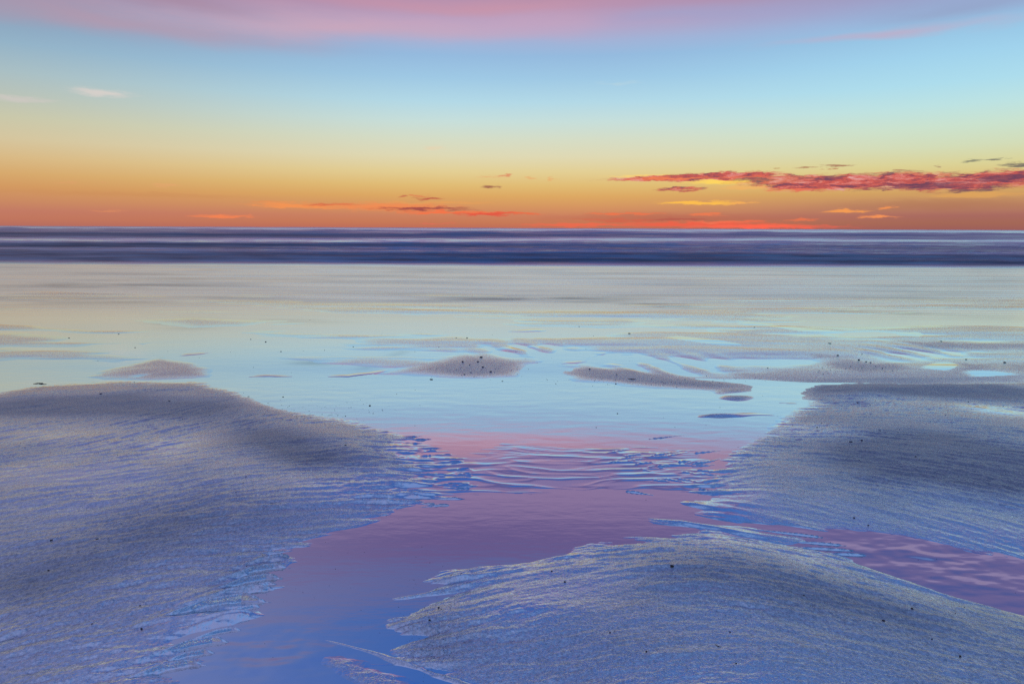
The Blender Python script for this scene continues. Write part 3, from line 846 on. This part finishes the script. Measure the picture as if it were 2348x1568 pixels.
def pebble(loc, w, ratio, seed):
    """a sea-worn stone: a lumpy flattened ellipsoid sunk a little into the sand"""
    r = np.random.RandomState(seed)
    ax = np.array([.5, .5 * r.uniform(.6, .85), .5 * ratio * r.uniform(.7, .9)])
    lump = [(r.randn(3) / 1.0, r.uniform(-.22, .22)) for _ in range(7)]
    nu, nv = 14, 9
    vs, fs = [], []
    for j in range(1, nv):
        t = math.pi * j / nv
        for i in range(nu):
            a = 2 * math.pi * i / nu
            d = np.array([math.sin(t) * math.cos(a), math.sin(t) * math.sin(a), math.cos(t)])
            k = 1 + sum(q * math.exp(-3 * np.sum((d - l / np.linalg.norm(l)) ** 2)) for l, q in lump)
            vs.append(d * ax * k * w)
    vs.append(np.array([0, 0, ax[2] * w]))
    vs.append(np.array([0, 0, -ax[2] * w]))
    for j in range(nv - 2):
        for i in range(nu):
            b, c = j * nu, (j + 1) * nu
            fs.append((b + i, c + i, c + (i + 1) % nu, b + (i + 1) % nu))
    T, B = len(vs) - 2, len(vs) - 1
    for i in range(nu):
        fs.append((T, i, (i + 1) % nu))
        fs.append((B, (nv - 2) * nu + (i + 1) % nu, (nv - 2) * nu + i))
    o = mesh_obj('pebble', vs, fs, STONE, (loc[0], loc[1], loc[2] + ax[2] * w * .45))
    o.rotation_euler = (r.uniform(-.15, .15), r.uniform(-.15, .15), r.uniform(-.5, .5))
    return o


for i, (X, Y, w, ra, zone, own) in enumerate(STONES):
    x_, y_ = float(pts[i][0]), float(pts[i][1])
    dist = math.sqrt(x_ * x_ + y_ * y_ + CAM_H ** 2)
    o = pebble((x_, y_, float(hz[i])), w * .62 / F * dist, ra * .8, 100 + i)
    o['label'] = own or ZONES[zone][0]
    o['category'] = 'pebble'
    o['group'] = ZONES[zone][1]

for i, (X, Y, w, lab, nm, cat) in enumerate(WEED):
    k = len(STONES) + i
    x_, y_ = float(pts[k][0]), float(pts[k][1])
    L = w * .8 / F * math.sqrt(x_ * x_ + y_ * y_ + CAM_H ** 2)
    r = np.random.RandomState(40 + i)
    n, m_ = 22, 7
    vs, fs = [], []
    ang = math.radians(-3 if i < 2 else -38)
    for a in range(n + 1):
        t = a / n
        cx = (t - .5) * L
        cy = L * .10 * math.sin(5 * t + i) + L * .03 * r.randn()
        rad = L * (.035 if i else .028) * (1 - .6 * abs(2 * t - 1)) * r.uniform(.7, 1.35)
        for b in range(m_):
            q = 2 * math.pi * b / m_
            yy_ = cy + rad * 1.5 * math.cos(q)
            vs.append((cx * math.cos(ang) - yy_ * math.sin(ang), cx * math.sin(ang) + yy_ * math.cos(ang), rad * .9 + rad * math.sin(q)))
    for a in range(n):
        for b in range(m_):
            fs.append((a * m_ + b, a * m_ + (b + 1) % m_, (a + 1) * m_ + (b + 1) % m_, (a + 1) * m_ + b))
    fs.append(tuple(range(m_ - 1, -1, -1)))
    fs.append(tuple(n * m_ + b for b in range(m_)))
    o = mesh_obj(nm, vs, fs, wood, (x_, y_, float(hz[k])))
    o['label'], o['category'] = lab, cat

# crushed shell and grit: far too many to count
vs, fs = [], []
for (gx, gy), gz in zip(dp, hz[len(pts):]):
    dist = math.sqrt(gx * gx + gy * gy + 2.2)
    w = (.9 + 1.1 * rnd.rand() ** 2) / F * dist * .8
    b = len(vs)
    a0 = rnd.rand() * 6.28
    for q in range(4):
        rr = w * rnd.uniform(.6, 1.1)
        vs.append((gx + rr * math.cos(a0 + q * 1.571), gy + rr * math.sin(a0 + q * 1.571), gz - .001))
    vs.append((gx, gy, gz + w * rnd.uniform(.5, .9)))
    fs += [(b, b + 1, b + 4), (b + 1, b + 2, b + 4), (b + 2, b + 3, b + 4), (b + 3, b, b + 4)]
grit = mesh_obj('shell_grit', vs, fs, STONE, (0, 0, 0))
grit['kind'] = 'stuff'
grit['label'] = 'crushed dark shell grit sprinkled over the wet sand'
grit['category'] = 'grit'
